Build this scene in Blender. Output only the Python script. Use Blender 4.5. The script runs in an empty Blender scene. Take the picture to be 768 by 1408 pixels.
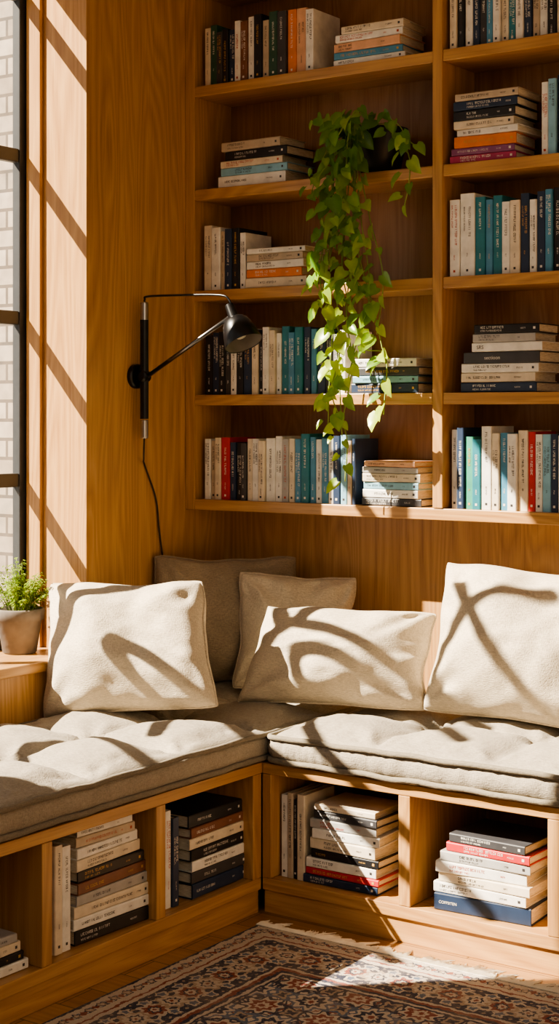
import bpy, bmesh, math, random
from mathutils import Vector, Matrix, noise
C=bpy.context.scene.collection
PI=math.pi
# ------------------------------------------------------------------ camera geometry
A=math.radians(34.8); SA,CA=math.sin(A),math.cos(A)
FPX=2156.0; HOR=570.0; H=1.30; D0=4.09; L0=-0.046
CAM=Vector((D0*SA-L0*CA, -D0*CA-L0*SA, H))
SUN=Vector((1,.90,-1.15))
def X(px,y):
    r=(px-384)/FPX; return (r*(D0+CA*y)-L0-SA*y)/(CA+SA*r)
def Y(px,x):
    r=(px-384)/FPX; return (r*(D0-SA*x)-L0-CA*x)/(SA-CA*r)
def dep(x,y): return D0-SA*x+CA*y
def Z(py,x,y): return H+(HOR-py)*dep(x,y)/FPX
# ------------------------------------------------------------------ node helpers
def newmat(name):
    m=bpy.data.materials.new(name); m.use_nodes=True
    nt=m.node_tree; b=nt.nodes['Principled BSDF']; return m,nt,b
def nd(nt,t,**k):
    n=nt.nodes.new(t)
    for a,v in k.items(): setattr(n,a,v)
    return n
def lk(nt,a,b): nt.links.new(a,b)
def mth(nt,op,a,b=None,c=None):
    n=nd(nt,'ShaderNodeMath',operation=op)
    for i,v in enumerate((a,b,c)):
        if v is None: continue
        if hasattr(v,'is_linked'): lk(nt,v,n.inputs[i])
        else: n.inputs[i].default_value=v
    return n.outputs[0]
def mixc(nt,f,a,b,mode='MIX'):
    n=nd(nt,'ShaderNodeMix',data_type='RGBA',blend_type=mode)
    for i,v in ((0,f),(6,a),(7,b)):
        if hasattr(v,'is_linked'): lk(nt,v,n.inputs[i])
        elif i==0: n.inputs[0].default_value=v
        else: n.inputs[i].default_value=(*v,1)
    return n.outputs[2]
def ramp(nt,f,stops,interp='LINEAR'):
    n=nd(nt,'ShaderNodeValToRGB'); cr=n.color_ramp; cr.interpolation=interp
    while len(cr.elements)<len(stops): cr.elements.new(0.5)
    for e,(p,c) in zip(cr.elements,stops): e.position=p; e.color=(*c,1)
    lk(nt,f,n.inputs[0]); return n.outputs[0]
def objco(nt,scale=(1,1,1),loc=(0,0,0)):
    t=nd(nt,'ShaderNodeTexCoord'); mp=nd(nt,'ShaderNodeMapping')
    mp.inputs['Scale'].default_value=scale; mp.inputs['Location'].default_value=loc
    lk(nt,t.outputs['Object'],mp.inputs[0]); return mp.outputs[0]
def nz(nt,co,scale,detail=3,rough=.5,dist=0):
    n=nd(nt,'ShaderNodeTexNoise'); lk(nt,co,n.inputs['Vector'])
    n.inputs['Scale'].default_value=scale; n.inputs['Detail'].default_value=detail
    n.inputs['Roughness'].default_value=rough; n.inputs['Distortion'].default_value=dist
    return n.outputs['Fac']
def bump(nt,b,h,strength,dist=.002):
    n=nd(nt,'ShaderNodeBump'); n.inputs['Strength'].default_value=strength; n.inputs['Distance'].default_value=dist
    lk(nt,h,n.inputs['Height']); lk(nt,n.outputs[0],b.inputs['Normal'])
def wood(name,axis,tint=(1,1,1),rough=.34,seed=0):
    m,nt,b=newmat(name)
    s=[5.0,5.0,5.0]; s[axis]=.5
    f=[210,210,210]; f[axis]=6.0
    g=[34,34,34]; g[axis]=1.0
    n1=nz(nt,objco(nt,s,(seed,seed*.7,seed*.3)),1.0,2,.4,.4)
    rings=mth(nt,'FRACT',mth(nt,'MULTIPLY',n1,24.0))
    rings=mth(nt,'ABSOLUTE',mth(nt,'SUBTRACT',rings,.5))
    n2=nz(nt,objco(nt,f),1.0,3,.6); n3=nz(nt,objco(nt,g),1.0,3,.5)
    c1=tuple(a*t for a,t in zip((.53,.305,.125),tint)); c2=tuple(a*t for a,t in zip((.455,.25,.097),tint)); c3=tuple(a*t for a,t in zip((.37,.19,.07),tint))
    col=ramp(nt,mth(nt,'ADD',mth(nt,'MULTIPLY',rings,.75),mth(nt,'MULTIPLY',n3,.55)),[(.25,c1),(.5,c2),(.8,c3)])
    fib=ramp(nt,n2,[(.32,(.62,.56,.50)),(.5,(1,1,1)),(.8,(1.0,1.0,1.0))])
    lk(nt,mixc(nt,.5,col,fib,'MULTIPLY'),b.inputs['Base Color'])
    b.inputs['Roughness'].default_value=rough
    bump(nt,b,n2,.08,.001)
    return m
def plain(name,col,rough=.5,metal=0,var=.12,scale=30,bmp=0,bscale=200):
    m,nt,b=newmat(name)
    co=objco(nt); n=nz(nt,co,scale,3)
    lo=tuple(c*(1-var) for c in col); hi=tuple(min(1,c*(1+var)) for c in col)
    lk(nt,ramp(nt,n,[(.3,lo),(.7,hi)]),b.inputs['Base Color'])
    b.inputs['Roughness'].default_value=rough; b.inputs['Metallic'].default_value=metal
    if bmp: bump(nt,b,nz(nt,co,bscale,2),bmp,.002)
    return m
def fabric(name,col,k=1.0):
    m,nt,b=newmat(name)
    w1=nz(nt,objco(nt,(560,560,90)),1,2); w2=nz(nt,objco(nt,(90,90,560)),1,2); w3=nz(nt,objco(nt,(80,540,260)),1,2)
    w=mth(nt,'MULTIPLY',mth(nt,'ADD',mth(nt,'ADD',w1,w2),w3),.67)
    blot=nz(nt,objco(nt),9,3)
    lo=tuple(c*.60 for c in col); hi=tuple(min(1,c*1.12) for c in col)
    c=ramp(nt,mth(nt,'ADD',mth(nt,'MULTIPLY',w,.4),mth(nt,'MULTIPLY',blot,.2)),[(.36,lo),(.64,hi)])
    lk(nt,c,b.inputs['Base Color']); b.inputs['Roughness'].default_value=.9
    b.inputs['Sheen Weight'].default_value=.08
    bump(nt,b,w,.7*k,.0022)
    return m
def leafmat(name,c1,c2,c3):
    m,nt,b=newmat(name)
    at=nd(nt,'ShaderNodeAttribute',attribute_name='tint')
    col=ramp(nt,at.outputs['Fac'],[(.0,c1),(.55,c2),(1,c3)])
    col=mixc(nt,.5,col,ramp(nt,nz(nt,objco(nt),55,3),[(.35,(.65,.7,.55)),(.65,(1,1,1))]),'MULTIPLY')
    lk(nt,col,b.inputs['Base Color']); b.inputs['Roughness'].default_value=.28
    tr=nd(nt,'ShaderNodeBsdfTranslucent'); lk(nt,mixc(nt,.5,col,(.5,.65,.05)),tr.inputs[0])
    mx=nd(nt,'ShaderNodeMixShader'); mx.inputs[0].default_value=.4
    lk(nt,b.outputs[0],mx.inputs[1]); lk(nt,tr.outputs[0],mx.inputs[2])
    lk(nt,mx.outputs[0],nt.nodes['Material Output'].inputs[0])
    return m
W_V=wood('oak_vertical',2); W_X=wood('oak_along_shelf',0,seed=3); W_Y=wood('oak_along_wall',1,seed=5)
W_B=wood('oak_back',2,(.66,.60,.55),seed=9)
LINEN=fabric('linen_cream',(.63,.545,.415)); LINEN2=fabric('linen_taupe',(.34,.27,.185)); LINEN3=fabric('linen_seat',(.385,.335,.26),1.2)
PIPE=fabric('linen_piping',(.24,.205,.15))
BLACK=plain('black_enamel',(.004,.004,.0045),.33); CHROME=plain('brushed_steel',(.5,.48,.46),.28,1,.05); ARM=plain('dark_steel',(.16,.155,.15),.3,1,.05)
SHADEIN=plain('shade_lining',(.16,.15,.135),.6); CORD=plain('dark_cord',(.035,.02,.012),.6)
FRAME=plain('grey_window_frame',(.035,.037,.04),.45)
POTG=plain('weathered_clay',(.15,.125,.105),.85,0,.3,18,.4,60); POTB=plain('black_pot',(.012,.013,.013),.4); SOIL=plain('soil',(.04,.025,.015),.95,0,.4,60,1,80)
POTHOS=leafmat('pothos_leaf',(.05,.17,.022),(.18,.37,.04),(.48,.62,.065)); HERB=leafmat('herb_leaf',(.09,.17,.02),(.19,.31,.04),(.36,.46,.10))
STEM=plain('stem',(.24,.32,.07),.5); WHITEP=plain('ceiling_paint',(.45,.42,.37),.8); ROOMW=plain('room_wall_paint',(.22,.19,.155),.8)
m,nt,b=newmat('paper'); co=objco(nt,(900,60,60))
lk(nt,ramp(nt,nz(nt,co,1,2),[(.35,(.52,.45,.33)),(.65,(.76,.69,.56))]),b.inputs['Base Color']); b.inputs['Roughness'].default_value=.9; PAPER=m
PAL={'cream':(.70,.61,.47),'white':(.78,.76,.70),'beige':(.50,.41,.30),'black':(.014,.014,.016),'charcoal':(.05,.05,.055),'navy':(.018,.036,.08),
'teal':(.02,.18,.23),'blue':(.07,.25,.40),'light blue':(.24,.47,.6),'grey':(.40,.39,.37),'orange':(.70,.22,.06),'red':(.5,.035,.04),'brown':(.20,.085,.05),
'peach':(.70,.40,.24),'dark green':(.025,.085,.055),'green':(.05,.30,.20),'purple':(.24,.08,.19),'magenta':(.42,.05,.13)}
BM={k:plain('book_'+k.replace(' ','_'),v,.42,0,.18,22) for k,v in PAL.items()}
INKD=plain('dark_ink',(.04,.038,.04),.5); INKL=plain('pale_ink',(.70,.68,.62),.5); INKG=plain('ochre_ink',(.55,.33,.10),.4); INKR=plain('rust_ink',(.45,.08,.04),.5)
# ------------------------------------------------------------------ mesh helpers
class MB:
    def __init__(s): s.v=[]; s.f=[]
    def box(s,x0,x1,y0,y1,z0,z1):
        n=len(s.v); s.v+=[(x,y,z) for z in (z0,z1) for y in (y0,y1) for x in (x0,x1)]
        s.f+=[tuple(n+i for i in q) for q in ((0,2,3,1),(4,5,7,6),(0,1,5,4),(2,6,7,3),(0,4,6,2),(1,3,7,5))]; return s
    def tube(s,pts,r,n=8,cap=True):
        pts=[Vector(p) for p in pts]; rs=r if isinstance(r,(list,tuple)) else [r]*len(pts)
        up=None; base=len(s.v)
        for i,p in enumerate(pts):
            t=(pts[min(i+1,len(pts)-1)]-pts[max(i-1,0)]).normalized()
            if up is None:
                up=Vector((0,0,1)) if abs(t.z)<.9 else Vector((1,0,0))
            a=(up-t*up.dot(t)).normalized(); up=a; c=t.cross(a)
            for k in range(n):
                g=2*PI*k/n; s.v.append(tuple(p+(a*math.cos(g)+c*math.sin(g))*rs[i]))
        for i in range(len(pts)-1):
            for k in range(n):
                k2=(k+1)%n; s.f.append((base+i*n+k,base+i*n+k2,base+(i+1)*n+k2,base+(i+1)*n+k))
        if cap:
            s.f.append(tuple(base+k for k in range(n))[::-1]); e=base+(len(pts)-1)*n; s.f.append(tuple(e+k for k in range(n)))
        return s
    def lathe(s,prof,origin=(0,0,0),axis=(0,0,1),n=32,closed=False):
        q=Vector((0,0,1)).rotation_difference(Vector(axis).normalized()); o=Vector(origin); base=len(s.v)
        for (h,r) in prof:
            for k in range(n):
                g=2*PI*k/n; s.v.append(tuple(o+q@Vector((r*math.cos(g),r*math.sin(g),h))))
        m=len(prof)
        for i in range(m-1):
            for k in range(n):
                k2=(k+1)%n; s.f.append((base+i*n+k,base+i*n+k2,base+(i+1)*n+k2,base+(i+1)*n+k))
        if not closed:
            s.f.append(tuple(base+k for k in range(n))[::-1]); e=base+(m-1)*n; s.f.append(tuple(e+k for k in range(n)))
        return s
    def build(s,name,mat,parent=None,smooth=False,bevel=0,tints=None,world=True):
        me=bpy.data.meshes.new(name); me.from_pydata(s.v,[],s.f); me.update()
        if tints:
            a=me.color_attributes.new('tint','FLOAT_COLOR','POINT')
            for i,t in enumerate(tints): a.data[i].color=(t,t,t,1)
        me.materials.append(mat)
        o=bpy.data.objects.new(name,me); C.objects.link(o)
        if smooth:
            for p in me.polygons: p.use_smooth=True
        if bevel:
            bv=o.modifiers.new('bevel','BEVEL'); bv.width=bevel; bv.segments=2; bv.limit_method='ANGLE'
        if parent:
            o.parent=parent
            if world: o.location=-Vector(parent.location)
        return o
def tag(o,label,cat,group=None):
    o['label']=label; o['category']=cat
    if group: o['group']=group
    return o
def thing(name,label,cat,loc=(0,0,0),group=None,rot=None):
    o=bpy.data.objects.new(name,None); o.empty_display_size=.05; C.objects.link(o); o.location=loc
    if rot: o.rotation_euler=rot
    if label: tag(o,label,cat,group)
    return o
def struct(o): o['kind']='structure'; return o
def cr(pts,n=8):
    P=[Vector(p) for p in pts]; P=[P[0]*2-P[1]]+P+[P[-1]*2-P[-2]]; out=[]
    for i in range(1,len(P)-2):
        for k in range(n):
            t=k/n; a,b,c,d=P[i-1:i+3]
            out.append(.5*((2*b)+(c-a)*t+(2*a-5*b+4*c-d)*t*t+(3*b-a-3*c+d)*t**3))
    out.append(P[-2]); return out
# ------------------------------------------------------------------ room
WX=-.609; WO=-.872; BY=.65; SF=.45; CEIL=2.95; WT=2.70; WY=-1.58; SILL=.60
struct(MB().box(WO,WX,0,.80,0,CEIL).build('wall_left',W_V))
struct(MB().box(WO,WX,WY,-.0001,0,SILL).build('wall_left',W_V))
struct(MB().box(WO,WX,WY,-.0001,WT,CEIL).build('wall_left',W_V))
struct(MB().box(WO,WX,-5,WY-.0001,0,CEIL).build('wall_left',W_V))
struct(MB().box(WX,3.8,BY,.80,0,CEIL).build('wall_back',W_V))
struct(MB().box(WO,3.8,-2.0,.80,CEIL,CEIL+.1).build('ceiling',WHITEP))
struct(MB().box(3.8,3.95,-5.15,.80,0,CEIL).build('wall_right',ROOMW))
struct(MB().box(WO,3.8,-5.15,-5.0,0,CEIL).build('wall_front',ROOMW))
m,nt,b=newmat('floor_oak')
t=nd(nt,'ShaderNodeTexCoord'); mp=nd(nt,'ShaderNodeMapping'); lk(nt,t.outputs['Object'],mp.inputs[0])
br=nd(nt,'ShaderNodeTexBrick'); lk(nt,mp.outputs[0],br.inputs['Vector']); br.inputs['Scale'].default_value=1
br.inputs['Brick Width'].default_value=1.2; br.inputs['Row Height'].default_value=.11; br.inputs['Mortar Size'].default_value=.0015
br.inputs['Color1'].default_value=(.36,.19,.07,1); br.inputs['Color2'].default_value=(.46,.26,.10,1); br.inputs['Mortar'].default_value=(.08,.04,.015,1)
g=nz(nt,objco(nt,(2,60,60)),1,3)
lk(nt,mixc(nt,.7,br.outputs['Color'],ramp(nt,g,[(.3,(.6,.55,.5)),(.6,(1,1,1))]),'MULTIPLY'),b.inputs['Base Color']); b.inputs['Roughness'].default_value=.35
struct(MB().box(WO,3.8,-5,.80,-.08,0).build('floor',m))
struct(MB().box(-.833,WX+.02,WY,-.001,SILL,SILL+.028).build('trim_1',W_Y,bevel=.003))
struct(MB().box(-.830,-.775,-.014,-.0005,SILL+.028,WT).build('trim_2',W_V,bevel=.003))
# window
win=thing('window_1',None,None,(-.85,WY/2,SILL+.001)); struct(win)
x0,x1=-.866,-.836; z0,z1=SILL+.001,WT; JW=.033; M1=-.45
MB().box(x0,x1,WY,WY+.05,z0,z1).box(x0,x1,-JW,-.002,z0,z1).box(x0,x1,WY+.05,-JW,z0,z0+.06).box(x0,x1,WY+.05,-JW,z1-.05,z1).build('window_frame',FRAME,win,bevel=.003)
MB().box(x0+.002,x1-.002,M1-.020,M1+.020,z0+.06,z1-.05).build('mullion',FRAME,win,bevel=.003)
for zz in (2.52,2.05,1.58,1.11): MB().box(x0+.003,x1-.003,M1+.020,-JW,zz-.02,zz+.02).build('glazing_or_shadow_bar',FRAME,win,bevel=.003)
# added unseen curved bars in the wide bay, shaped to throw the cushion shadows
def cast(px,py,plane):
    y=.3
    if plane[0]=='z':
        z=plane[1]; d=(H-z)*FPX/(py-HOR); lat=(px-384)/FPX*d
        x=(d-D0)*-SA+(lat-L0)*CA; y=(d-D0)*CA+(lat-L0)*SA
    else:
        for _ in range(12):
            x=X(px,y); z=Z(py,x,y); y=plane[1]+(z-.48)*plane[2]
    t=x+.85
    return Vector((-.851,y-SUN.y*t,z-SUN.z*t))
arcs=[([(586,968),(606,915),(640,865),(690,822),(740,800)],('y',.28,.30)),
 ([(630,800),(662,850),(693,900),(716,945),(742,990)],('y',.28,.30)),
 ([(396,855),(450,862),(510,885),(578,925)],('y',.16,.34)),
 ([(425,1052),(438,1005),(500,985),(580,992),(650,1030)],('z',.475)),
 ([(225,1020),(262,1000),(310,996),(348,1016),(362,1040)],('z',.475)),
 ([(-10,1075),(40,1038),(105,1024),(170,1032),(225,1060)],('z',.475))]
for pts,pl in arcs:
    P=[p for p in cr([cast(px,py,pl) for px,py in pts],8) if WY+.06<p.y<-.06 and z0+.06<p.z<z1-.05]
    if len(P)>3: MB().tube(P,.018,10).build('glazing_or_shadow_bar',FRAME,win,smooth=True)
m=bpy.data.materials.new('pane_glass'); m.use_nodes=True; nt=m.node_tree; nt.nodes.remove(nt.nodes['Principled BSDF'])
tr=nd(nt,'ShaderNodeBsdfTransparent'); gl=nd(nt,'ShaderNodeBsdfGlossy'); gl.inputs['Roughness'].default_value=.02; mx=nd(nt,'ShaderNodeMixShader'); mx.inputs[0].default_value=.04
lk(nt,tr.outputs[0],mx.inputs[1]); lk(nt,gl.outputs[0],mx.inputs[2]); lk(nt,mx.outputs[0],nt.nodes['Material Output'].inputs[0])
MB().box(-.8525,-.8495,WY+.04,-.025,z0+.04,z1-.04).build('pane',m,win)
# outside: wing of pale brick standing at right angles to the window, in the sun
m,nt,b=newmat('pale_brick')
t=nd(nt,'ShaderNodeTexCoord'); sp=nd(nt,'ShaderNodeSeparateXYZ'); lk(nt,t.outputs['Object'],sp.inputs[0]); cb=nd(nt,'ShaderNodeCombineXYZ')
lk(nt,sp.outputs[0],cb.inputs[0]); lk(nt,sp.outputs[2],cb.inputs[1])
br=nd(nt,'ShaderNodeTexBrick'); lk(nt,cb.outputs[0],br.inputs['Vector']); br.inputs['Scale'].default_value=1
br.inputs['Brick Width'].default_value=.26; br.inputs['Row Height'].default_value=.085; br.inputs['Mortar Size'].default_value=.008
br.inputs['Color1'].default_value=(.40,.35,.29,1); br.inputs['Color2'].default_value=(.27,.23,.185,1); br.inputs['Mortar'].default_value=(.12,.105,.09,1)
lk(nt,mixc(nt,.7,br.outputs['Color'],ramp(nt,nz(nt,objco(nt),14,4),[(.3,(.55,.55,.55)),(.7,(1,1,1))]),'MULTIPLY'),b.inputs['Base Color']); b.inputs['Roughness'].default_value=.9; bump(nt,b,br.outputs['Fac'],-.6,.01); BRICK=m
bd=tag(thing('building',None,None,(-4,1.9,-.08)),'sunlit pale brick wall outside beyond the tall window','building')
STONE=plain('stone',(.5,.46,.4),.9)
MB().box(-8,-.98,1.7,2.2,-.08,4.4).build('brick_wall',BRICK,bd)
MB().box(-8,-.98,1.62,2.25,4.4,4.52).build('coping',STONE,bd)
MB().box(-8,-.98,1.67,1.7,.2,.32).build('stone_course',STONE,bd)
struct(MB().box(-9,-.875,-8,10,-.2,-.08).build('ground',plain('pavement',(.4,.38,.35),.9)))
# ------------------------------------------------------------------ benches
BT=.393
def bench_left():
    t=thing('storage_bench','oak storage bench running under the window on the left','bench',(-.3,-.5,0))
    y0,y1=-1.62,.645
    MB().box(WX+.004,0,y0,y1,BT-.028,BT).build('seat_panel',W_Y,t,bevel=.002)
    MB().box(-.40,-.001,y0,-.001,.062,.093).build('bottom_panel',W_Y,t,bevel=.002)
    MB().box(-.40,-.010,y0,-.001,0,.0615).build('plinth',W_Y,t,bevel=.002)
    MB().box(-.415,-.401,y0,-.001,0,BT-.0285).build('back_panel',W_B,t)
    for a,b_ in ((-.038,-.001),(-.432,-.397),(-.8235,-.791),(-1.217,-1.183),(-1.62,-1.585)):
        MB().box(-.40,-.0005,a,b_,.0935,BT-.0285).build('divider',W_V,t,bevel=.002)
def bench_right():
    t=thing('storage_bench','oak storage bench running along the back wall under the bookcase','bench',(.6,.3,0))
    xe=1.62
    MB().box(.001,xe,0,.645,BT-.028,BT).build('seat_panel',W_X,t,bevel=.002)
    MB().box(.001,xe,.001,.40,.062,.093).build('bottom_panel',W_X,t,bevel=.002)
    MB().box(.001,xe,.010,.40,0,.0615).build('plinth',W_X,t,bevel=.002)
    MB().box(.001,xe,.401,.415,0,BT-.0285).build('back_panel',W_B,t)
    for a,b_ in ((.001,.028),(.411,.444),(.81,.845),(1.21,1.243),(1.587,1.62)):
        MB().box(a,b_,.0005,.40,.0935,BT-.0285).build('divider',W_V,t,bevel=.002)
bench_left(); bench_right()
# ------------------------------------------------------------------ bookcase
SH=[2.615,2.30,1.985,1.677,1.36,1.042]; XD0,XD1=.256,.287; XR=1.15
bc=thing('bookcase','tall built-in oak bookcase mounted on the back wall above the bench','bookcase',(0,.6,1.01))
BTOP=2.94
MB().box(WX+.001,-.573,SF,BY-.001,1.01,BTOP).build('side_panel',W_V,bc,bevel=.002)
MB().box(XD0,XD1,SF-.002,BY-.013,1.043,BTOP).build('divider',W_V,bc,bevel=.002)
MB().box(XR,XR+.034,SF,BY-.001,1.01,BTOP).build('side_panel',W_V,bc,bevel=.002)
MB().box(-.573,XR,BY-.012,BY-.001,1.01,BTOP).build('back_panel',W_B,bc)
for z in SH[:-1]:
    MB().box(-.5725,XD0-.0005,SF+.001,BY-.0125,z-.032,z).build('shelf',W_X,bc,bevel=.002)
    MB().box(XD1+.0005,XR-.0005,SF+.001,BY-.0125,z-.032,z).build('shelf',W_X,bc,bevel=.002)
MB().box(-.5725,XR-.0005,SF+.001,BY-.0125,1.01,1.042).build('shelf',W_X,bc,bevel=.002)
# ------------------------------------------------------------------ books
GL=[[(0,0,.2,1),(.2,.8,.8,1),(.2,0,.8,.18)],[(0,0,.2,1),(.6,0,.8,1),(.2,.42,.6,.6)],[(.3,0,.5,1),(0,.82,.82,1)],[(0,0,.2,1),(.2,0,.75,.18)],
    [(0,0,.2,1),(.6,0,.8,1),(.2,.82,.6,1),(.2,0,.6,.18)],[(0,0,.2,1),(.2,.82,.78,1),(.2,.42,.65,.6)],[(.1,0,.32,1)]]
def glyph_quads(L,h,rnd,words):
    q=[]; s=0; lw=h*.72
    while s<L-lw:
        k=rnd.randint(3,8)
        for _ in range(k):
            if s>L-lw: break
            for (a,b,c,d) in rnd.choice(GL): q.append((s+a*lw,b*h,s+c*lw,d*h))
            s+=lw*rnd.choice((1.0,1.0,.62))+h*.08
        s+=h*.5
        words-=1
        if words<=0: break
    return q,s
def book(col,w,h,d,rnd,text=None):
    """local: thickness x, depth y (spine at 0, facing -y), height z"""
    root=thing('book',None,None)
    t=min(.0026,w*.16); c=min(.003,w*.25); hw=w/2
    prof=[(hw,d),(hw,c),(hw-c*.35,c*.3),(hw-c,0),(-hw+c,0),(-hw+c*.35,c*.3),(-hw,c),(-hw,d),(-hw+t,d),(-hw+t,t+c*.4),(hw-t,t+c*.4),(hw-t,d)]
    n=len(prof); mb=MB(); mb.v=[(x,y,0) for x,y in prof]+[(x,y,h) for x,y in prof]
    mb.f=[(i,i+n,(i+1)%n+n,(i+1)%n) for i in range(n)]
    for z in (0,n):
        for q in ((0,1,10,11),(1,2,3,10),(3,4,9,10),(4,5,6,9),(6,7,8,9)):
            qq=tuple(z+i for i in q); mb.f.append(qq if z==0 else qq[::-1])
    mb.build('cover',BM[col],root,world=False)
    MB().box(-hw+t+.0002,hw-t-.0002,t+c*.4+.0003,d-.004,.003,h-.003).build('page_block',PAPER,root,world=False)
    light=sum(PAL[col])>1.0
    ink=INKD if light else INKL
    if rnd.random()<.15: ink=INKR if light else INKG
    y=-.0006
    def quad(mb,s0,t0,s1,t1,zt):
        z0=zt-s0; z1=zt-s1; k=len(mb.v); mb.v+=[(t0,y,z0),(t1,y,z0),(t1,y,z1),(t0,y,z1)]; mb.f.append((k,k+1,k+2,k+3))
    if text:
        body,sz,at=text
        cu=bpy.data.curves.new('lettering','FONT'); cu.body=body; cu.size=sz; cu.align_x='LEFT'
        tmp=bpy.data.objects.new('tmp',cu); C.objects.link(tmp); bpy.context.view_layer.update()
        me=bpy.data.meshes.new_from_object(tmp); bpy.data.objects.remove(tmp)
        for v in me.vertices:
            s,tt,_=v.co; v.co=(tt-sz*.35,y,h*at-s)
        me.materials.append(ink); o=bpy.data.objects.new('spine_title',me); C.objects.link(o); o.parent=root
    else:
        mb=MB(); gh=min(max(w*rnd.uniform(.22,.40),.003),.0064)
        q,s=glyph_quads(h*rnd.uniform(.35,.6),gh,rnd,rnd.randint(2,5)); top=h*rnd.choice((.93,.90,.84,.78))
        two=w>.02 and rnd.random()<.5
        off=w*.16 if two else 0
        for a,b,c2,d2 in q: quad(mb,a,off-gh/2+b,c2,off-gh/2+d2,top)
        if two:
            g2=gh*.7; q,_=glyph_quads(h*rnd.uniform(.3,.5),g2,rnd,3)
            for a,b,c2,d2 in q: quad(mb,a,-w*.2-g2/2+b,c2,-w*.2-g2/2+d2,top)
        mb.build('spine_title',ink,root,world=False)
        mb=MB(); sub=gh*.6; q,s2=glyph_quads(h*.17,sub,rnd,1)
        for a,b,c2,d2 in q: quad(mb,a,-sub/2+b,c2,-sub/2+d2,min(top-s-.01,h*.28))
        mb.build('author_name',ink,root,world=False)
        if rnd.random()<.6:
            mb=MB(); e=min(w*.2,.0032); quad(mb,0,-e,2*e,e,h*.07+e); mb.build('publisher_mark',ink,root,world=False)
    return root
USED=set()
ORD=['first','second','third','fourth','fifth','sixth','seventh','eighth','ninth','tenth','eleventh','twelfth','thirteenth','fourteenth','fifteenth','sixteenth','seventeenth','eighteenth','nineteenth','twentieth','twenty-first','twenty-second','twenty-third','twenty-fourth']
def labels(cols,where,stack):
    out=[]; n=len(cols)
    for i,c in enumerate(cols):
        opts=[]
        if cols.count(c)==1: opts.append(f"only {c} book in {where}")
        if i==0: opts.append(f"{c} book at the bottom of {where}" if stack else f"{c} book at left end of {where}")
        elif i==n-1: opts.append(f"{c} book topmost in {where}" if stack else f"{c} book at right end of {where}")
        else:
            l,r=cols[i-1],cols[i+1]
            same=sum(1 for j in range(1,n-1) if cols[j]==c and (cols[j-1],cols[j+1])==(l,r))
            if same==1: opts.append(f"{c} book between {l} below and {r} above in {where}" if stack else f"{c} book between {l} and {r} spines in {where}")
        opts.append(f"{c} book, {ORD[i]} from {'bottom' if stack else 'left'} in {where}")
        for o in opts:
            if o not in USED: break
        USED.add(o); out.append(o)
    return out
def upright(data,px,zb,front,where,grp,side='back',dmin=.125,dmax=.155):
    """data: (colour, px width, py top)"""
    labs=labels([d[0] for d in data],where,False)
    rnd=random.Random(sum(map(ord,where)))
    for (col,pw,pt),lab in zip(data,labs):
        pt+=rnd.uniform(-4,4)
        if side=='back':
            a,b=X(px,front),X(px+pw,front); c=(a+b)/2; pos=(c,front+rnd.uniform(0,.012)); h=Z(pt,c,front)-zb; yaw=0
        else:
            a,b=Y(px,front),Y(px+pw,front); c=(a+b)/2; pos=(front-rnd.uniform(0,.008),c); h=Z(pt,front,c)-zb; yaw=PI/2
        o=book(col,(b-a)-.0008,h,min(rnd.uniform(dmin,dmax),h*.8),rnd)
        o.location=(*pos,zb+.0003); o.rotation_euler=(0,0,yaw); tag(o,lab,'book',grp); px+=pw
def stack(data,zb,front,where,grp,side='back',depth=.135,texts={},jit=.05):
    labs=labels([d[0] for d in data],where,True); rnd=random.Random(sum(map(ord,where))+1); z=zb
    for i,((col,p0,p1,ph),lab) in enumerate(zip(data,labs)):
        if side=='back':
            a,b=X(p0,front),X(p1,front); c=Vector(((a+b)/2,front)); yaw=0; dd=dep(c.x,c.y)
        else:
            a,b=Y(p0,front),Y(p1,front); c=Vector((front,(a+b)/2)); yaw=PI/2; dd=dep(c.x,c.y)
        th=ph*dd/FPX; h=b-a; yaw+=rnd.uniform(-jit,jit)
        u=Vector((math.cos(yaw),math.sin(yaw)))
        o=book(col,th-.0006,h,min(depth*rnd.uniform(.94,1.08),h*.95),rnd,texts.get(i))
        p=c+u*h/2; o.location=(p.x,p.y,z+th/2); o.rotation_euler=(0,-PI/2,yaw); tag(o,lab,'book',grp); z+=th
    return z
YF=SF+.014
upright([('cream',8,38),('dark green',9,36),('charcoal',8,40),('black',8,38),('navy',9,42),('white',8,28),('brown',9,27),('white',9,22),('black',11,20),('beige',9,24),('dark green',13,16),('charcoal',12,14),('orange',12,10),('peach',14,12),('white',11,14)],279,SH[1],YF,'the row on top left shelf','upright books on the top left shelf')
stack([('white',459,556,9),('blue',460,552,10),('peach',458,550,13),('white',462,552,11),('cream',470,553,11)],SH[1],YF,'the stack on top left shelf','stacked books on the top left shelf')
stack([('white',300,392,16),('light blue',303,395,11),('cream',303,388,10),('black',308,395,13),('beige',304,385,13)],SH[2],YF,'the stack left of the plant','stacked books beside the plant pot')
upright([('cream',11,308),('white',12,312),('beige',6,318),('navy',10,318),('black',10,316),('white',8,316)],279,SH[3],YF,'the row on middle left shelf','upright books on the middle left shelf')
stack([('cream',338,420,14),('orange',338,415,12),('white',338,418,11),('beige',339,416,10),('white',340,418,8)],SH[3],YF,'the stack behind the hanging vines','stacked books on the middle left shelf')
upright([('black',11,462),('navy',9,460),('black',9,455),('charcoal',8,470),('white',8,450),('black',10,452),('navy',10,450),('cream',9,455),('black',7,460),('white',9,452),('cream',8,455),('white',7,458),('teal',11,450),('blue',9,455),('teal',11,452),('navy',10,450),('blue',8,455),('navy',12,452),('charcoal',10,458),('grey',9,460),('white',8,455)],279,SH[4],YF,'the row behind the lamp shade','upright books behind the lamp shade')
stack([('navy',482,575,14),('light blue',486,573,10),('charcoal',482,575,12),('white',484,572,12)],SH[4],YF,'the stack behind lower vine tips','stacked books behind the vine tips')
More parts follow.
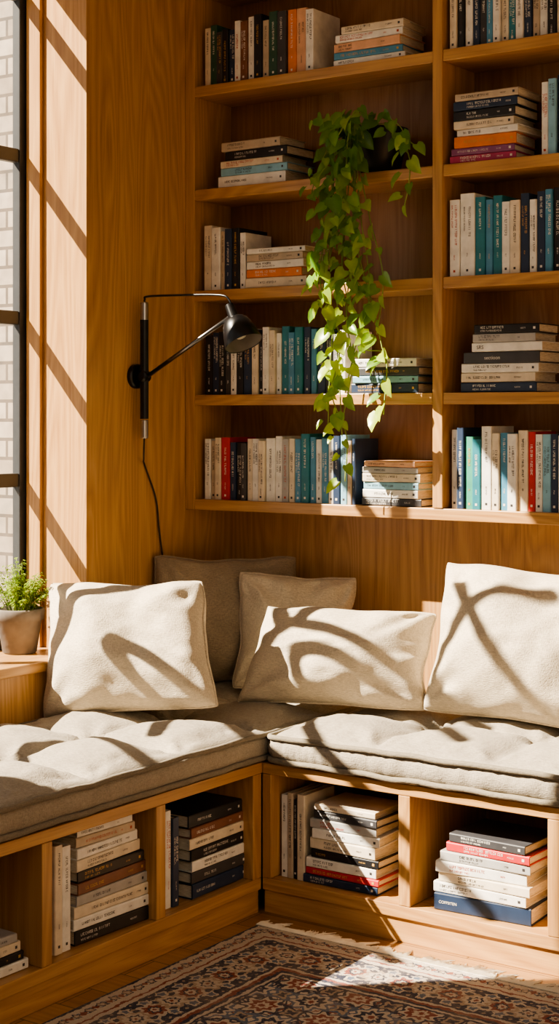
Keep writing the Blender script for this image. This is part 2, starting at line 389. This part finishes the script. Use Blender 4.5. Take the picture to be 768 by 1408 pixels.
upright([('white',8,606),('beige',7,608),('cream',8,604),('red',12,600),('navy',8,606),('black',8,610),('charcoal',7,606),('cream',8,604),('white',9,602),('cream',8,606),('white',13,600),('white',10,598),('grey',9,604),('cream',8,602),('blue',9,600),('teal',12,598),('blue',8,604),('white',9,606),('blue',9,602),('white',8,604),('navy',10,600),('light blue',9,602),('beige',6,606),('navy',5,606)],279,SH[5],YF,'the row on lowest left shelf','upright books on the lowest left shelf',dmax=.135)
stack([('charcoal',498,578,11),('white',498,574,12),('light blue',499,575,10),('cream',499,576,12),('grey',499,573,9),('peach',500,570,8)],SH[5],YF,'the sunlit lowest left shelf stack','stacked books on the lowest left shelf')
upright([('cream',10,-25),('black',9,-20),('white',11,-30),('navy',10,-22),('charcoal',10,-28),('blue',9,-15),('white',10,-30),('cream',11,-25),('teal',10,-20),('white',11,-28),('navy',11,-25),('beige',10,-20),('white',12,-24),('black',12,-30),('cream',12,-22)],617,SH[1],YF,'the row on top right shelf','upright books on the top right shelf')
stack([('magenta',619,708,11),('purple',621,706,10),('orange',625,708,16),('white',627,712,10),('cream',624,705,12),('black',622,708,14),('navy',623,710,13),('beige',625,712,11)],SH[2],YF,'the stack with magenta bottom book','stacked books on the upper right shelf')
upright([('white',10,112),('light blue',11,105),('navy',13,100),('white',12,108),('black',12,110)],742,SH[2],YF,'the row beside the magenta-bottomed stack','upright books on the upper right shelf')
upright([('white',14,272),('white',20,264),('teal',14,272),('blue',10,272),('teal',13,270),('white',12,275),('cream',14,273),('navy',12,262),('white',10,275),('navy',12,262),('blue',10,260),('black',12,258),('navy',12,262),('cream',13,270)],617,SH[3],YF,'the row on middle right shelf','upright books on the middle right shelf')
stack([('navy',632,738,14),('cream',634,735,13),('white',634,740,13),('charcoal',636,742,16),('white',648,745,13),('grey',650,735,12),('black',652,740,13)],SH[4],YF,'stack on second lowest right shelf','stacked books on the second lowest right shelf',texts={3:('sectioon',.014,.72),4:('SRS',.014,.93)})
upright([('white',9,592),('navy',10,590),('green',12,600),('teal',12,602),('white',14,584),('cream',10,596),('blue',12,594),('white',13,600),('cream',14,594),('red',10,596),('white',10,598),('light blue',12,600),('navy',10,594),('white',12,596),('black',12,594)],617,SH[5],YF,'the row on lowest right shelf','upright books on the lowest right shelf')
ZB=.0935
upright([('white',9,1096),('beige',8,1094),('black',6,1100),('cream',11,1092)],384,ZB,.03,'the right bench corner cubby row','upright books in the corner bench cubby')
stack([('navy',417,518,12),('red',420,520,10),('white',421,516,14),('black',427,520,12),('cream',425,516,16),('white',430,520,14),('grey',427,516,13),('charcoal',430,518,12),('cream',432,515,9)],ZB,.03,'the right bench corner cubby stack','stacked books in the corner bench cubby',depth=.15)
stack([('navy',598,728,24),('white',596,722,15),('cream',602,728,14),('white',600,722,16),('grey',605,728,14),('red',612,728,13),('charcoal',616,722,13)],ZB,.03,'the stack nearest bottom right corner','stacked books in the right bench cubby',depth=.17,texts={0:('COFFSITEN',.0095,.95)})
upright([('white',8,1118),('navy',9,1122)],230,ZB,-.03,'the left bench corner cubby pair','upright books in the left bench cubby by the corner','left')
stack([('navy',264,340,20),('charcoal',264,339,16),('white',264,338,15),('black',262,337,16),('cream',260,336,15),('brown',262,335,14),('black',260,332,18)],ZB,-.03,'the left bench corner cubby stack','stacked books in the left bench cubby by the corner','left',jit=.03)
upright([('cream',11,1165),('white',12,1160)],76,ZB,-.03,'the cubby pair below herb pot','upright books in the cubby under the herb pot','left')
stack([('black',106,204,20),('white',104,203,16),('cream',104,205,17),('grey',106,202,15),('brown',106,203,16),('black',108,197,16),('cream',104,194,16),('white',105,190,15),('beige',106,184,14),('white',108,180,11)],ZB,-.03,'the cubby stack below herb pot','stacked books in the cubby under the herb pot','left')
stack([('white',-60,38,15),('black',-56,32,13),('cream',-60,28,15),('grey',-58,22,13)],ZB,-.03,'the cubby stack at left edge','stacked books in the cubby at the left edge','left')
# ------------------------------------------------------------------ seat cushions
def lattice(nx,ny,nz_,fn):
    mb=MB(); idx={}
    def vid(i,j,k):
        key=(i,j,k)
        if key not in idx: idx[key]=len(mb.v); mb.v.append(tuple(fn(i/nx,j/ny,k/nz_)))
        return idx[key]
    for i in range(nx):
        for j in range(ny):
            mb.f.append((vid(i,j,nz_),vid(i+1,j,nz_),vid(i+1,j+1,nz_),vid(i,j+1,nz_))); mb.f.append((vid(i,j,0),vid(i,j+1,0),vid(i+1,j+1,0),vid(i+1,j,0)))
    for i in range(nx):
        for k in range(nz_):
            mb.f.append((vid(i,0,k),vid(i+1,0,k),vid(i+1,0,k+1),vid(i,0,k+1))); mb.f.append((vid(i,ny,k),vid(i,ny,k+1),vid(i+1,ny,k+1),vid(i+1,ny,k)))
    for j in range(ny):
        for k in range(nz_):
            mb.f.append((vid(0,j,k),vid(0,j,k+1),vid(0,j+1,k+1),vid(0,j+1,k))); mb.f.append((vid(nx,j,k),vid(nx,j+1,k),vid(nx,j+1,k+1),vid(nx,j,k+1)))
    return mb
def ease(u): return .45*u+.55*(.5-.5*math.cos(PI*u))
def seat_cushion(x0,x1,y0,y1,label,tx,ty,seed):
    z0,z1=BT+.001,BT+.082; r=.032
    t=thing('seat_cushion',label,'cushion',((x0+x1)/2,(y0+y1)/2,z0),'tufted linen seat cushions')
    def fn(u,v,k):
        p=Vector((x0+(x1-x0)*ease(u),y0+(y1-y0)*ease(v),z0+(z1-z0)*k))
        q=Vector((min(max(p.x,x0+r),x1-r),min(max(p.y,y0+r),y1-r),min(max(p.z,z0+r),z1-r)))
        d=p-q
        if d.length>1e-6: p=q+d.normalized()*min(r,max(abs(d.x),abs(d.y),abs(d.z)))
        e=min(p.x-x0,x1-p.x,p.y-y0,y1-p.y)
        wgt=min(1,max(0,e/.08)); wgt=wgt*wgt*(3-2*wgt)
        if k>.55:
            a=(p.x-x0)/(x1-x0)*tx; b_=(p.y-y0)/(y1-y0)*ty
            puff=(abs(math.sin(PI*a))*abs(math.sin(PI*b_)))**.5
            fa,fb=a-round(a),b_-round(b_); rr=math.hypot(fa,fb); cre=math.sin(math.atan2(fb,fa)*7+seed)*max(0,.45-rr)*min(1,rr*8)*.026
            dip=-.024*math.exp(-(rr/.09)**2)
            p.z+=wgt*(.044*puff-.012+cre+dip+.010*noise.noise(Vector((p.x*6+seed,p.y*6,0)))+.005*noise.noise(Vector((p.x*18+seed,p.y*18,3))))*((k-.55)/.45)
        n=noise.noise(Vector((p.x*45+seed,p.y*45,p.z*10)))
        if e<.03:
            s=.010*abs(n)*min(1,k*4)*min(1,(1-k)*4+.2)-.010*math.sin(PI*k)
            if p.x-x0<.03: p.x+=s
            if x1-p.x<.03: p.x-=s
            if p.y-y0<.03: p.y+=s
            if y1-p.y<.03: p.y-=s
        elif e<.09 and k>.9:
            p.z+=.008*n*(1-abs(e-.05)/.045)
        return p
    nx=max(30,int((x1-x0)/.010)); ny=max(30,int((y1-y0)/.010))
    body=lattice(nx,ny,8,fn).build('body',LINEN3,t,smooth=True)
    for zz in (z1-.010,z0+.011):
        pts=[]; rr=.022; ins=-.004
        for cx,cy,a0 in ((x1-rr,y1-rr,0),(x0+rr,y1-rr,PI/2),(x0+rr,y0+rr,PI),(x1-rr,y0+rr,1.5*PI)):
            for k in range(7): g=a0+k*PI/12; pts.append((cx+(rr-ins)*math.cos(g),cy+(rr-ins)*math.sin(g),zz))
        full=[]
        for i in range(len(pts)):
            a=Vector(pts[i]); b_=Vector(pts[(i+1)%len(pts)]); n=max(1,int((b_-a).length/.025))
            for k in range(n): p=a.lerp(b_,k/n); p.z+=.004*noise.noise(p*14); full.append(p)
        full.append(full[0]); MB().tube(full,.0074,8).build('piping',PIPE,body,smooth=True,world=False)
seat_cushion(WX+.012,.0,-1.6,.634,'long tufted beige seat cushion on the left bench below the window',2,7,1)
seat_cushion(.024,1.60,-.006,.634,'tufted beige seat cushion on the right bench below the bookcase',5,2,5)
# ------------------------------------------------------------------ throw pillows
def pillow(w,h,t,loc,yaw,tilt,mat,label,seed,roll=0,pinch=.115,corners=((0,0),(0,0),(0,0),(0,0))):
    n=56; mb=MB()
    def co(i,j,s):
        u=-1+2*i/n; v=-1+2*j/n
        u=math.sin(u*PI/2)*.7+u*.3; v=math.sin(v*PI/2)*.7+v*.3
        px_=pinch*(1+.35*noise.noise(Vector((seed,s*0,3.1+(1 if u>0 else -1))))); pz_=pinch*(1+.35*noise.noise(Vector((seed,7.7,(1 if v>0 else -1)))))
        rc=1-.075*abs(u*v)**4
        x=w/2*u*(1-px_*(1-v*v))*rc; z=h/2*v*(1-pz_*(1-u*u))*rc
        b=max(0,(1-u*u)*(1-v*v)); th=t/2*(b**.43)*(1.06+.18*noise.noise(Vector((u*1.4+seed,v*1.4,s))))
        wr=.014*noise.noise(Vector((u*2.2+seed*3,v*2.2,s*2)))+.005*noise.noise(Vector((u*5,v*5+seed,s)))
        fold=0
        for cu,cv in ((-1,-1),(1,-1),(-1,1),(1,1)):
            dx,dy=u-cu,v-cv; rr=math.hypot(dx,dy)
            fold+=.012*math.sin(math.atan2(dy,dx)*8+seed+cu)*max(0,.95-rr)*min(1,rr*3)
        edge=0
        eu,ev=1-abs(u),1-abs(v)
        if eu<.25: edge+=.005*math.sin(v*17+seed)*(.25-eu)*4
        if ev<.25: edge+=.005*math.sin(u*17+seed*2)*(.25-ev)*4
        y=s*(th+(wr+fold+edge)*min(1,b*5)); y+=.014*noise.noise(Vector((u*1.1+seed,v*1.1,9)))
        z+=.014*noise.noise(Vector((u*1.8,seed,v*2)))*(1 if v>0 else .25)
        x+=.010*noise.noise(Vector((seed,u*2,v*1.8)))
        for (cx,cz),(qu,qv) in zip(corners,((-1,-1),(1,-1),(-1,1),(1,1))):
            g=(1+u*qu)*(1+v*qv)/4; x+=cx*g; z+=cz*g
        return (x,y,z+h/2)
    idx={}
    def vid(i,j,s):
        e=i in(0,n) or j in(0,n); key=(i,j,0 if e else s)
        if key not in idx: idx[key]=len(mb.v); mb.v.append(co(i,j,s))
        return idx[key]
    for i in range(n):
        for j in range(n):
            mb.f.append((vid(i,j,-1),vid(i+1,j,-1),vid(i+1,j+1,-1),vid(i,j+1,-1))); mb.f.append((vid(i,j,1),vid(i,j+1,1),vid(i+1,j+1,1),vid(i+1,j,1)))
    rim=[(i,0) for i in range(n)]+[(n,j) for j in range(n)]+[(n-i,n) for i in range(n)]+[(0,n-j) for j in range(n)]
    o=thing('throw_pillow',label,'pillow',loc,'linen throw pillows on the corner bench',(math.radians(tilt),math.radians(roll),math.radians(yaw)))
    pts=[Vector(mb.v[vid(i,j,1)]) for i,j in rim]; pts.append(pts[0])
    bo=mb.build('pillow_body',mat,o,smooth=True,world=False)
    MB().tube(pts,.0036,6,cap=False).build('edge_seam',mat,bo,smooth=True,world=False)
CT=BT+.092
pillow(.54,.42,.23,(-.352,-.135,CT),15,-24,LINEN,'cream square pillow at left, nearest the herb pot',1,-6,corners=((.01,0),(.015,.015),(-.015,-.005),(-.055,-.035)))
pillow(.46,.40,.17,(-.430,.412,CT),44,-4,LINEN2,'large taupe brown pillow tucked into the corner under the lamp',2,1)
pillow(.36,.36,.14,(-.200,.432,CT),34,-8,LINEN,'small cream pillow half hidden behind the lumbar pillow',3,3)
pillow(.54,.30,.20,(.055,.25,CT),18,-24,LINEN,'wide low cream lumbar pillow in the middle',4,2,corners=((-.02,0),(.0,.025),(.025,0),(0,.01)))
pillow(.51,.44,.24,(.53,.37,CT),10,-20,LINEN,'large cream square pillow right of the lumbar pillow',5,3)
# ------------------------------------------------------------------ wall lamp
lx,ly,lz=WX,.212,1.412
lp=thing('wall_lamp','black swing-arm wall lamp with cone shade on the oak wall panel','lamp',(lx,ly,lz))
MB().lathe([(0,.036),(.012,.036),(.016,.032),(.016,.010),(.030,.010)],(lx+.0005,ly,lz),(1,0,0)).build('wall_plate',BLACK,lp)
bx=lx+.036
MB().lathe([(0,.0125),(.29,.0125)],(bx,ly,lz-.125),(0,0,1),20).build('upright_bar',BLACK,lp)
for zz in (lz-.182,lz+.162): MB().lathe([(0,.010),(.003,.012),(.052,.012),(.055,.010)],(bx,ly,zz),(0,0,1),20).build('end_cap',CHROME,lp)
J=Vector((X(320,.20),.20,0)); J.z=Z(433,J.x,J.y)
MB().tube([(bx+.012,ly,lz),J],.0062,12).build('arm',ARM,lp,smooth=True)
MB().lathe([(-.016,.012),(-.012,.017),(.012,.017),(.016,.012)],(bx,ly,lz),(0,1,0),20).build('pivot',BLACK,lp)
top=Vector((bx,ly,lz+.215)); wire=cr([top,top+Vector((.002,0,.010)),top+Vector((.012,0,.018)),top+Vector((.12,-.002,.017)),(J.x-.05,J.y,top.z+.010),(J.x-.014,J.y,top.z-.005),J+Vector((-.002,0,.012))],8)
MB().tube(wire,.0032,8).build('support_wire',BLACK,lp,smooth=True)
ax=Vector((.40,-.06,-.76)).normalized()
MB().lathe([(-.030,.006),(-.028,.013),(.016,.016),(.018,.010)],J-ax*.004,ax,20).build('socket',BLACK,lp)
S0=J+ax*.008
shd=MB().lathe([(0,.010),(.001,.017),(.005,.027),(.013,.035),(.028,.042),(.050,.048),(.084,.0555),(.085,.055),(.0845,.0538),(.050,.0462),(.028,.040),(.014,.033),(.010,.025)],S0,ax,48,closed=True).build('shade',BLACK,lp,smooth=True)
MB().lathe([(.083,.0528),(.050,.0453),(.029,.0392),(.016,.0325),(.012,.0225)],S0,ax,40,closed=True).build('shade_lining',SHADEIN,shd,smooth=True,world=False)
MB().lathe([(.02,.010),(.032,.012),(.044,.018),(.054,.019),(.064,.013),(.068,.003)],S0,ax,24).build('bulb',plain('frosted_bulb',(.5,.48,.42),.3),shd,smooth=True,world=False)
cd=[(bx,ly,lz-.181),(bx-.002,ly,lz-.24)]
for px,py in ((199,640),(214,685),(219,730),(224,772),(226,800)):
    yy=Y(px,WX+.006); cd.append((WX+.006,yy,Z(py,WX+.006,yy)))
MB().tube(cr(cd,8),.0026,8).build('cord',CORD,lp,smooth=True)
# ------------------------------------------------------------------ plants
LV=[(0,0,0),(0,-.12,.0),(0,-.42,.0),(0,-.74,.0),(0,-1.05,-.10)]
HB=[(.27,.13,.05),(.45,-.08,.10),(.44,-.38,.12),(.27,-.72,.08)]
def add_leaf(mb,tints,p,nrm,tip,size,tint,wid=1.0):
    nrm=nrm.normalized(); y=-(tip-nrm*tip.dot(nrm)).normalized(); x=y.cross(nrm)
    k=len(mb.v); pts=LV+[(a*wid,b,c) for a,b,c in HB]+[(-a*wid,b,c) for a,b,c in HB]
    for q,(a,b,c) in enumerate(pts): mb.v.append(tuple(p+(x*a+y*b+nrm*c)*size)); tints.append(min(1,max(0,tint+(.12 if q<5 else -.05))))
    for s in (5,9):
        fs=[(0,1,s+1,s),(1,2,s+2,s+1),(2,3,s+3,s+2),(3,4,s+3)]
        for f in fs: mb.f.append(tuple(k+i for i in (f if s==9 else f[::-1])))
px0,py0=X(522,.53),.532
pz=SH[2]
pl=thing('trailing_plant','leafy green pothos trailing from a black pot on the shelf','plant',(px0,py0,pz))
pot=MB().lathe([(0.0005,.052),(.004,.056),(.11,.079),(.132,.081),(.132,.075),(.105,.068)],(px0,py0,pz),n=36).build('pot',POTB,pl,smooth=True)
MB().lathe([(.102,.062),(.108,.02)],(px0,py0,pz),n=24).build('soil',SOIL,pot,world=False)
VP=[[(470,170),(445,215),(432,250),(428,268)],[(478,190),(460,230),(457,300),(448,400),(468,470),(456,540),(476,600),(474,662)],[(490,200),(488,260),(486,350),(482,430),(500,478),(530,490),(527,570)],
[(548,190),(562,215),(562,250),(554,290)],[(488,170),(478,190),(474,290),(470,370),(485,440)],[(490,190),(474,240),(448,320),(440,385),(452,430)],[(505,160),(496,150),(478,165),(460,195)],
[(488,200),(496,300),(508,400),(490,470),(474,540)],[(485,195),(475,300),(468,390),(456,470),(450,595)],[(480,180),(462,210),(456,260),(464,330)],[(484,190),(486,280),(478,360),(500,400),(515,430)],[(470,168),(452,170),(438,164)],[(548,172),(558,190),(570,200)],[(480,180),(452,250),(444,290),(448,350)],
[(482,200),(466,290),(450,370),(442,420),(462,470),(470,600)],[(490,205),(508,300),(526,380),(518,460)],[(488,205),(486,320),(476,430),(484,500),(470,580)],[(486,200),(490,330),(512,420),(530,500)]]
mb=MB(); tints=[]; rnd=random.Random(11)
for vi,path in enumerate(VP):
    pts=[Vector((px0-.03+(rnd.random()-.5)*.06,py0-.03,pz+.115))]
    for k,(px,py) in enumerate(path):
        yy=(.442,.425,.40,.395,.40,.405,.405,.405,.40)[k]-rnd.random()*.04
        x=X(px,yy); pts.append(Vector((x,yy,Z(py,x,yy))))
    mid=pts[0].lerp(pts[1],.5)+Vector((0,-.01,.035)); pts.insert(1,mid)
    c=cr(pts,10); MB().tube(c,.0018,6).build('vine',STEM,pl,smooth=True)
    acc=0; step=.018; side=1
    for i in range(8,len(c)):
        acc+=(c[i]-c[i-1]).length
        if acc>step or i==len(c)-1:
            acc=0; low=c[i].z<1.45; step=rnd.uniform(.019,.036)+(.006 if low else 0); side=-side
            size=rnd.choice((rnd.uniform(.024,.034),rnd.uniform(.034,.046),rnd.uniform(.042,.056)))
            tip=Vector((side*rnd.uniform(.1,.9)*CA,side*.2-.25,-rnd.uniform(.4,1.0))); nr=Vector((rnd.uniform(-.8,.8),-1,rnd.uniform(-.2,1.0)))
            off=Vector((side*rnd.uniform(.008,.022)*CA,-.012-rnd.random()*.02,rnd.uniform(-.004,.012)))
            st=c[i]+off
            g=min(1,max(0,(2.0-c[i].z)/.5))  # lower leaves get a lighter tint: sunlight put into their colour
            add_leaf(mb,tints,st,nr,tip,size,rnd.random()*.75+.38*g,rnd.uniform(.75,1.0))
for i in range(12):
    a=rnd.uniform(.7*PI,1.3*PI); rr=rnd.uniform(.04,.10); p=Vector((px0-.03+math.cos(a)*rr*1.1,py0-.05+math.sin(a)*rr*.4,pz+.145+rnd.uniform(-.02,.03)))
    add_leaf(mb,tints,p,Vector((rnd.uniform(-.6,.6),-.8,rnd.uniform(.3,1))),Vector((math.cos(a),-.5,-.3)),rnd.uniform(.028,.048),rnd.random()*.7,.9)
mb.build('foliage',POTHOS,pl,tints=tints,smooth=True)
hx,hz=-.755,SILL+.028; hy=Y(27,hx)
hp=thing('potted_herb','small bushy green herb in a grey clay pot on the window sill','plant',(hx,hy,hz))
pot=MB().lathe([(.0005,.044),(.004,.048),(.092,.062),(.094,.068),(.122,.071),(.126,.068),(.126,.062),(.105,.059)],(hx,hy,hz),n=40).build('pot',POTG,hp,smooth=True)
MB().lathe([(.103,.058),(.109,.02)],(hx,hy,hz),n=24).build('soil',SOIL,pot,world=False)
mb=MB(); tints=[]; st=MB(); rnd=random.Random(5)
for i in range(60):
    a=rnd.uniform(0,2*PI); sp=rnd.random()**.6; L=rnd.uniform(.07,.15)*(1.15-.45*sp)
    b0=Vector((hx+math.cos(a)*.03*sp,hy+math.sin(a)*.03*sp,hz+.105)); e=b0+Vector((math.cos(a)*.065*sp,math.sin(a)*.065*sp,L))
    c=cr([b0,b0.lerp(e,.5)+Vector((0,0,.012)),e],6); st.tube(c,.0010,5)
    for q in range(3,len(c)):
        for s in range(3):
            g=rnd.uniform(0,2*PI); d=Vector((math.cos(g),math.sin(g),rnd.uniform(-.1,.9)))
            add_leaf(mb,tints,c[q]+d*.004,Vector((d.x*.4,d.y*.4,1)),d,rnd.uniform(.007,.013),rnd.random(),.65)
st.build('stems',STEM,hp,smooth=True); mb.build('foliage',HERB,hp,tints=tints,smooth=True)
# ------------------------------------------------------------------ rug
rx0,rx1,ry1,ry0=.06,1.75,-.10,-2.4
m,nt,b=newmat('oriental_rug')
K=1.4
t=nd(nt,'ShaderNodeTexCoord'); sp=nd(nt,'ShaderNodeSeparateXYZ'); lk(nt,t.outputs['Object'],sp.inputs[0])
wobx=mth(nt,'MULTIPLY',mth(nt,'SUBTRACT',nz(nt,objco(nt),38,3,.6),.5),.024); woby=mth(nt,'MULTIPLY',mth(nt,'SUBTRACT',nz(nt,objco(nt,loc=(7,3,0)),38,3,.6),.5),.024)
sx,sy=mth(nt,'ADD',sp.outputs[0],wobx),mth(nt,'ADD',sp.outputs[1],woby)
ex=mth(nt,'MINIMUM',mth(nt,'SUBTRACT',sx,rx0),mth(nt,'SUBTRACT',rx1,sx)); ey=mth(nt,'MINIMUM',mth(nt,'SUBTRACT',ry1,sy),mth(nt,'SUBTRACT',sy,ry0))
e=mth(nt,'DIVIDE',mth(nt,'MINIMUM',ex,ey),K); sideq=mth(nt,'LESS_THAN',ex,ey)
sx=mth(nt,'DIVIDE',sx,K); sy=mth(nt,'DIVIDE',sy,K)
sal=mth(nt,'ADD',mth(nt,'MULTIPLY',sideq,sy),mth(nt,'MULTIPLY',mth(nt,'SUBTRACT',1.0,sideq),sx))
NAVY,RED,CRM,TAN,BLU=(.034,.041,.075),(.29,.08,.055),(.66,.57,.46),(.48,.37,.27),(.13,.17,.24)
col=ramp(nt,mth(nt,'MULTIPLY',e,2.5),[(0,NAVY),(.012,CRM),(.1125,RED),(.125,CRM),(.145,NAVY),(.385,CRM),(.40,RED),(.42,NAVY),(.44,CRM),(.455,NAVY),(.47,CRM)],'CONSTANT')
def band(lo,hi): return mth(nt,'MULTIPLY',mth(nt,'GREATER_THAN',e,lo),mth(nt,'LESS_THAN',e,hi))
def cell(v,per,off=0):
    return mth(nt,'MULTIPLY',mth(nt,'SUBTRACT',mth(nt,'FRACT',mth(nt,'ADD',mth(nt,'DIVIDE',v,per),off+100)),.5),per)
def AND(*a):
    r=a[0]
    for q in a[1:]: r=mth(nt,'MULTIPLY',r,q)
    return r
def lt(a,v): return mth(nt,'LESS_THAN',a,v)
def polar(a,c,pet,amt):
    r=mth(nt,'SQRT',mth(nt,'ADD',mth(nt,'MULTIPLY',a,a),mth(nt,'MULTIPLY',c,c))); th=mth(nt,'ARCTAN2',a,c)
    return mth(nt,'MULTIPLY',r,mth(nt,'ADD',1.0,mth(nt,'MULTIPLY',mth(nt,'COSINE',mth(nt,'MULTIPLY',th,pet)),amt)))
def dia(a,c): return mth(nt,'ADD',mth(nt,'ABSOLUTE',a),mth(nt,'ABSOLUTE',c))
def paint(mask,c):
    global col
    col=mixc(nt,mask,col,c)
g1=band(.006,.044); e1=mth(nt,'SUBTRACT',e,.025); s1=cell(sal,.030); s1b=cell(sal,.030,.5)
paint(AND(g1,lt(mth(nt,'ABSOLUTE',mth(nt,'SUBTRACT',e1,mth(nt,'MULTIPLY',mth(nt,'SINE',mth(nt,'MULTIPLY',sal,2*PI/.030)),.007))),.0014)),BLU)
r1=polar(s1,e1,5,.2); paint(AND(g1,lt(r1,.0085)),NAVY); paint(AND(g1,lt(r1,.006)),TAN); paint(AND(g1,lt(r1,.0028)),CRM)
r1=dia(s1b,e1); paint(AND(g1,lt(r1,.007)),RED)
g2=band(.059,.153); e2=mth(nt,'SUBTRACT',e,.106)
for ph,cc in ((0,CRM),(PI,TAN)):
    paint(AND(g2,lt(mth(nt,'ABSOLUTE',mth(nt,'SUBTRACT',e2,mth(nt,'MULTIPLY',mth(nt,'SINE',mth(nt,'ADD',mth(nt,'MULTIPLY',sal,2*PI/.09),ph)),.027))),.0024)),cc)
s2=cell(sal,.09); s2b=cell(sal,.09,.5); s2c=cell(sal,.045,.25)
for s_,c1,c2 in ((s2,CRM,RED),(s2b,TAN,CRM)):
    r2=polar(s_,e2,8,.14); paint(AND(g2,lt(r2,.026)),c1); paint(AND(g2,lt(r2,.0195)),c2); paint(AND(g2,lt(r2,.0125)),NAVY); paint(AND(g2,lt(r2,.0085)),CRM); paint(AND(g2,lt(r2,.0035)),RED)
for o_ in (.031,-.031):
    r2=polar(s2c,mth(nt,'SUBTRACT',e2,o_),5,.22); paint(AND(g2,lt(r2,.0105)),CRM); paint(AND(g2,lt(r2,.006)),BLU)
    r2=dia(cell(sal,.0225),mth(nt,'SUBTRACT',e2,o_*1.30)); paint(AND(g2,lt(r2,.0035)),TAN)
g3=mth(nt,'GREATER_THAN',e,.188)
dn=nz(nt,objco(nt),20,2,.5,.6); paint(AND(g3,lt(mth(nt,'ABSOLUTE',mth(nt,'SUBTRACT',dn,.5)),.03)),NAVY)
dn2=nz(nt,objco(nt,loc=(3,5,0)),18,2,.5,.4); paint(AND(g3,lt(mth(nt,'ABSOLUTE',mth(nt,'SUBTRACT',dn2,.47)),.018)),RED)
P=.11
for ox,oy,c1,c2 in ((0,0,NAVY,RED),(.5,.5,BLU,NAVY)):
    fx,fy=cell(sx,P,ox),cell(sy,P,oy); r3=polar(fx,fy,8,.18)
    paint(AND(g3,lt(r3,.036)),c1); paint(AND(g3,lt(r3,.029)),CRM); paint(AND(g3,lt(r3,.021)),c2); paint(AND(g3,lt(r3,.012)),CRM); paint(AND(g3,lt(r3,.006)),RED)
for ox,oy,c1 in ((.5,0,NAVY),(0,.5,BLU)):
    fx,fy=cell(sx,P,ox),cell(sy,P,oy); r3=polar(fx,fy,4,.3)
    paint(AND(g3,lt(r3,.02)),c1); paint(AND(g3,lt(r3,.013)),TAN); paint(AND(g3,lt(r3,.007)),NAVY)
pile=nz(nt,objco(nt),420,2); wear=nz(nt,objco(nt),11,4,.6); speck=nz(nt,objco(nt),130,2)
col=mixc(nt,.5,col,ramp(nt,pile,[(.3,(.45,.45,.45)),(.7,(1,1,1))]),'MULTIPLY')
col=mixc(nt,ramp(nt,wear,[(.40,(.02,.02,.02)),(.78,(.40,.40,.40))]),col,TAN)
col=mixc(nt,ramp(nt,speck,[(.55,(0,0,0)),(.7,(.2,.2,.2))]),col,CRM)
lk(nt,col,b.inputs['Base Color']); b.inputs['Roughness'].default_value=.95; bump(nt,b,pile,.9,.004)
rg=thing('rug','patterned navy red and cream oriental rug with cream fringe on the floor','rug',((rx0+rx1)/2,(ry0+ry1)/2,0))
MB().box(rx0,rx1,ry0,ry1,.0005,.009).build('pile',m,rg,bevel=.002)
fr=MB(); rnd=random.Random(3); x=rx0
while x<rx1:
    cl=rnd.uniform(-.018,.018); Lc=rnd.uniform(.040,.085)
    for q in range(rnd.randint(4,7)):
        a=Vector((x,ry1-.008,.0098)); dx=cl+rnd.uniform(-.008,.008); L=Lc*rnd.uniform(.75,1.1)
        fr.tube([a,a+Vector((dx*.2,L*.35,.001)),a+Vector((dx*.6,L*.7,-.005)),a+Vector((dx*1.2,L,-.0085))],[.0020,.0022,.0018,.0008],4); x+=rnd.uniform(.0018,.0034)
fr.build('fringe',plain('fringe_wool',(.80,.74,.62),.95),rg)
# ------------------------------------------------------------------ light, world, camera
sd=bpy.data.lights.new('sun','SUN'); sd.energy=24; sd.angle=math.radians(.5); sd.color=(1,.86,.67)
so=bpy.data.objects.new('sun',sd); C.objects.link(so); so.rotation_euler=SUN.to_track_quat('-Z','Y').to_euler(); so.location=(-6,-5,8)
wd=bpy.data.worlds.new('World'); bpy.context.scene.world=wd; wd.use_nodes=True
bg=wd.node_tree.nodes['Background']; bg.inputs[0].default_value=(.95,.94,.91,1); bg.inputs[1].default_value=.60
cd=bpy.data.cameras.new('camera'); cd.sensor_fit='VERTICAL'; cd.sensor_height=36; cd.lens=36*FPX/1408; cd.shift_y=-(704-HOR)/1408; cd.clip_start=.05
co=bpy.data.objects.new('camera',cd); C.objects.link(co); co.location=CAM; co.rotation_euler=(PI/2,0,A)
sc=bpy.context.scene; sc.camera=co
try:
    sc.view_settings.view_transform='AgX'; sc.view_settings.look='AgX - Medium High Contrast'; sc.view_settings.exposure=.25
except Exception as ex: print(ex)
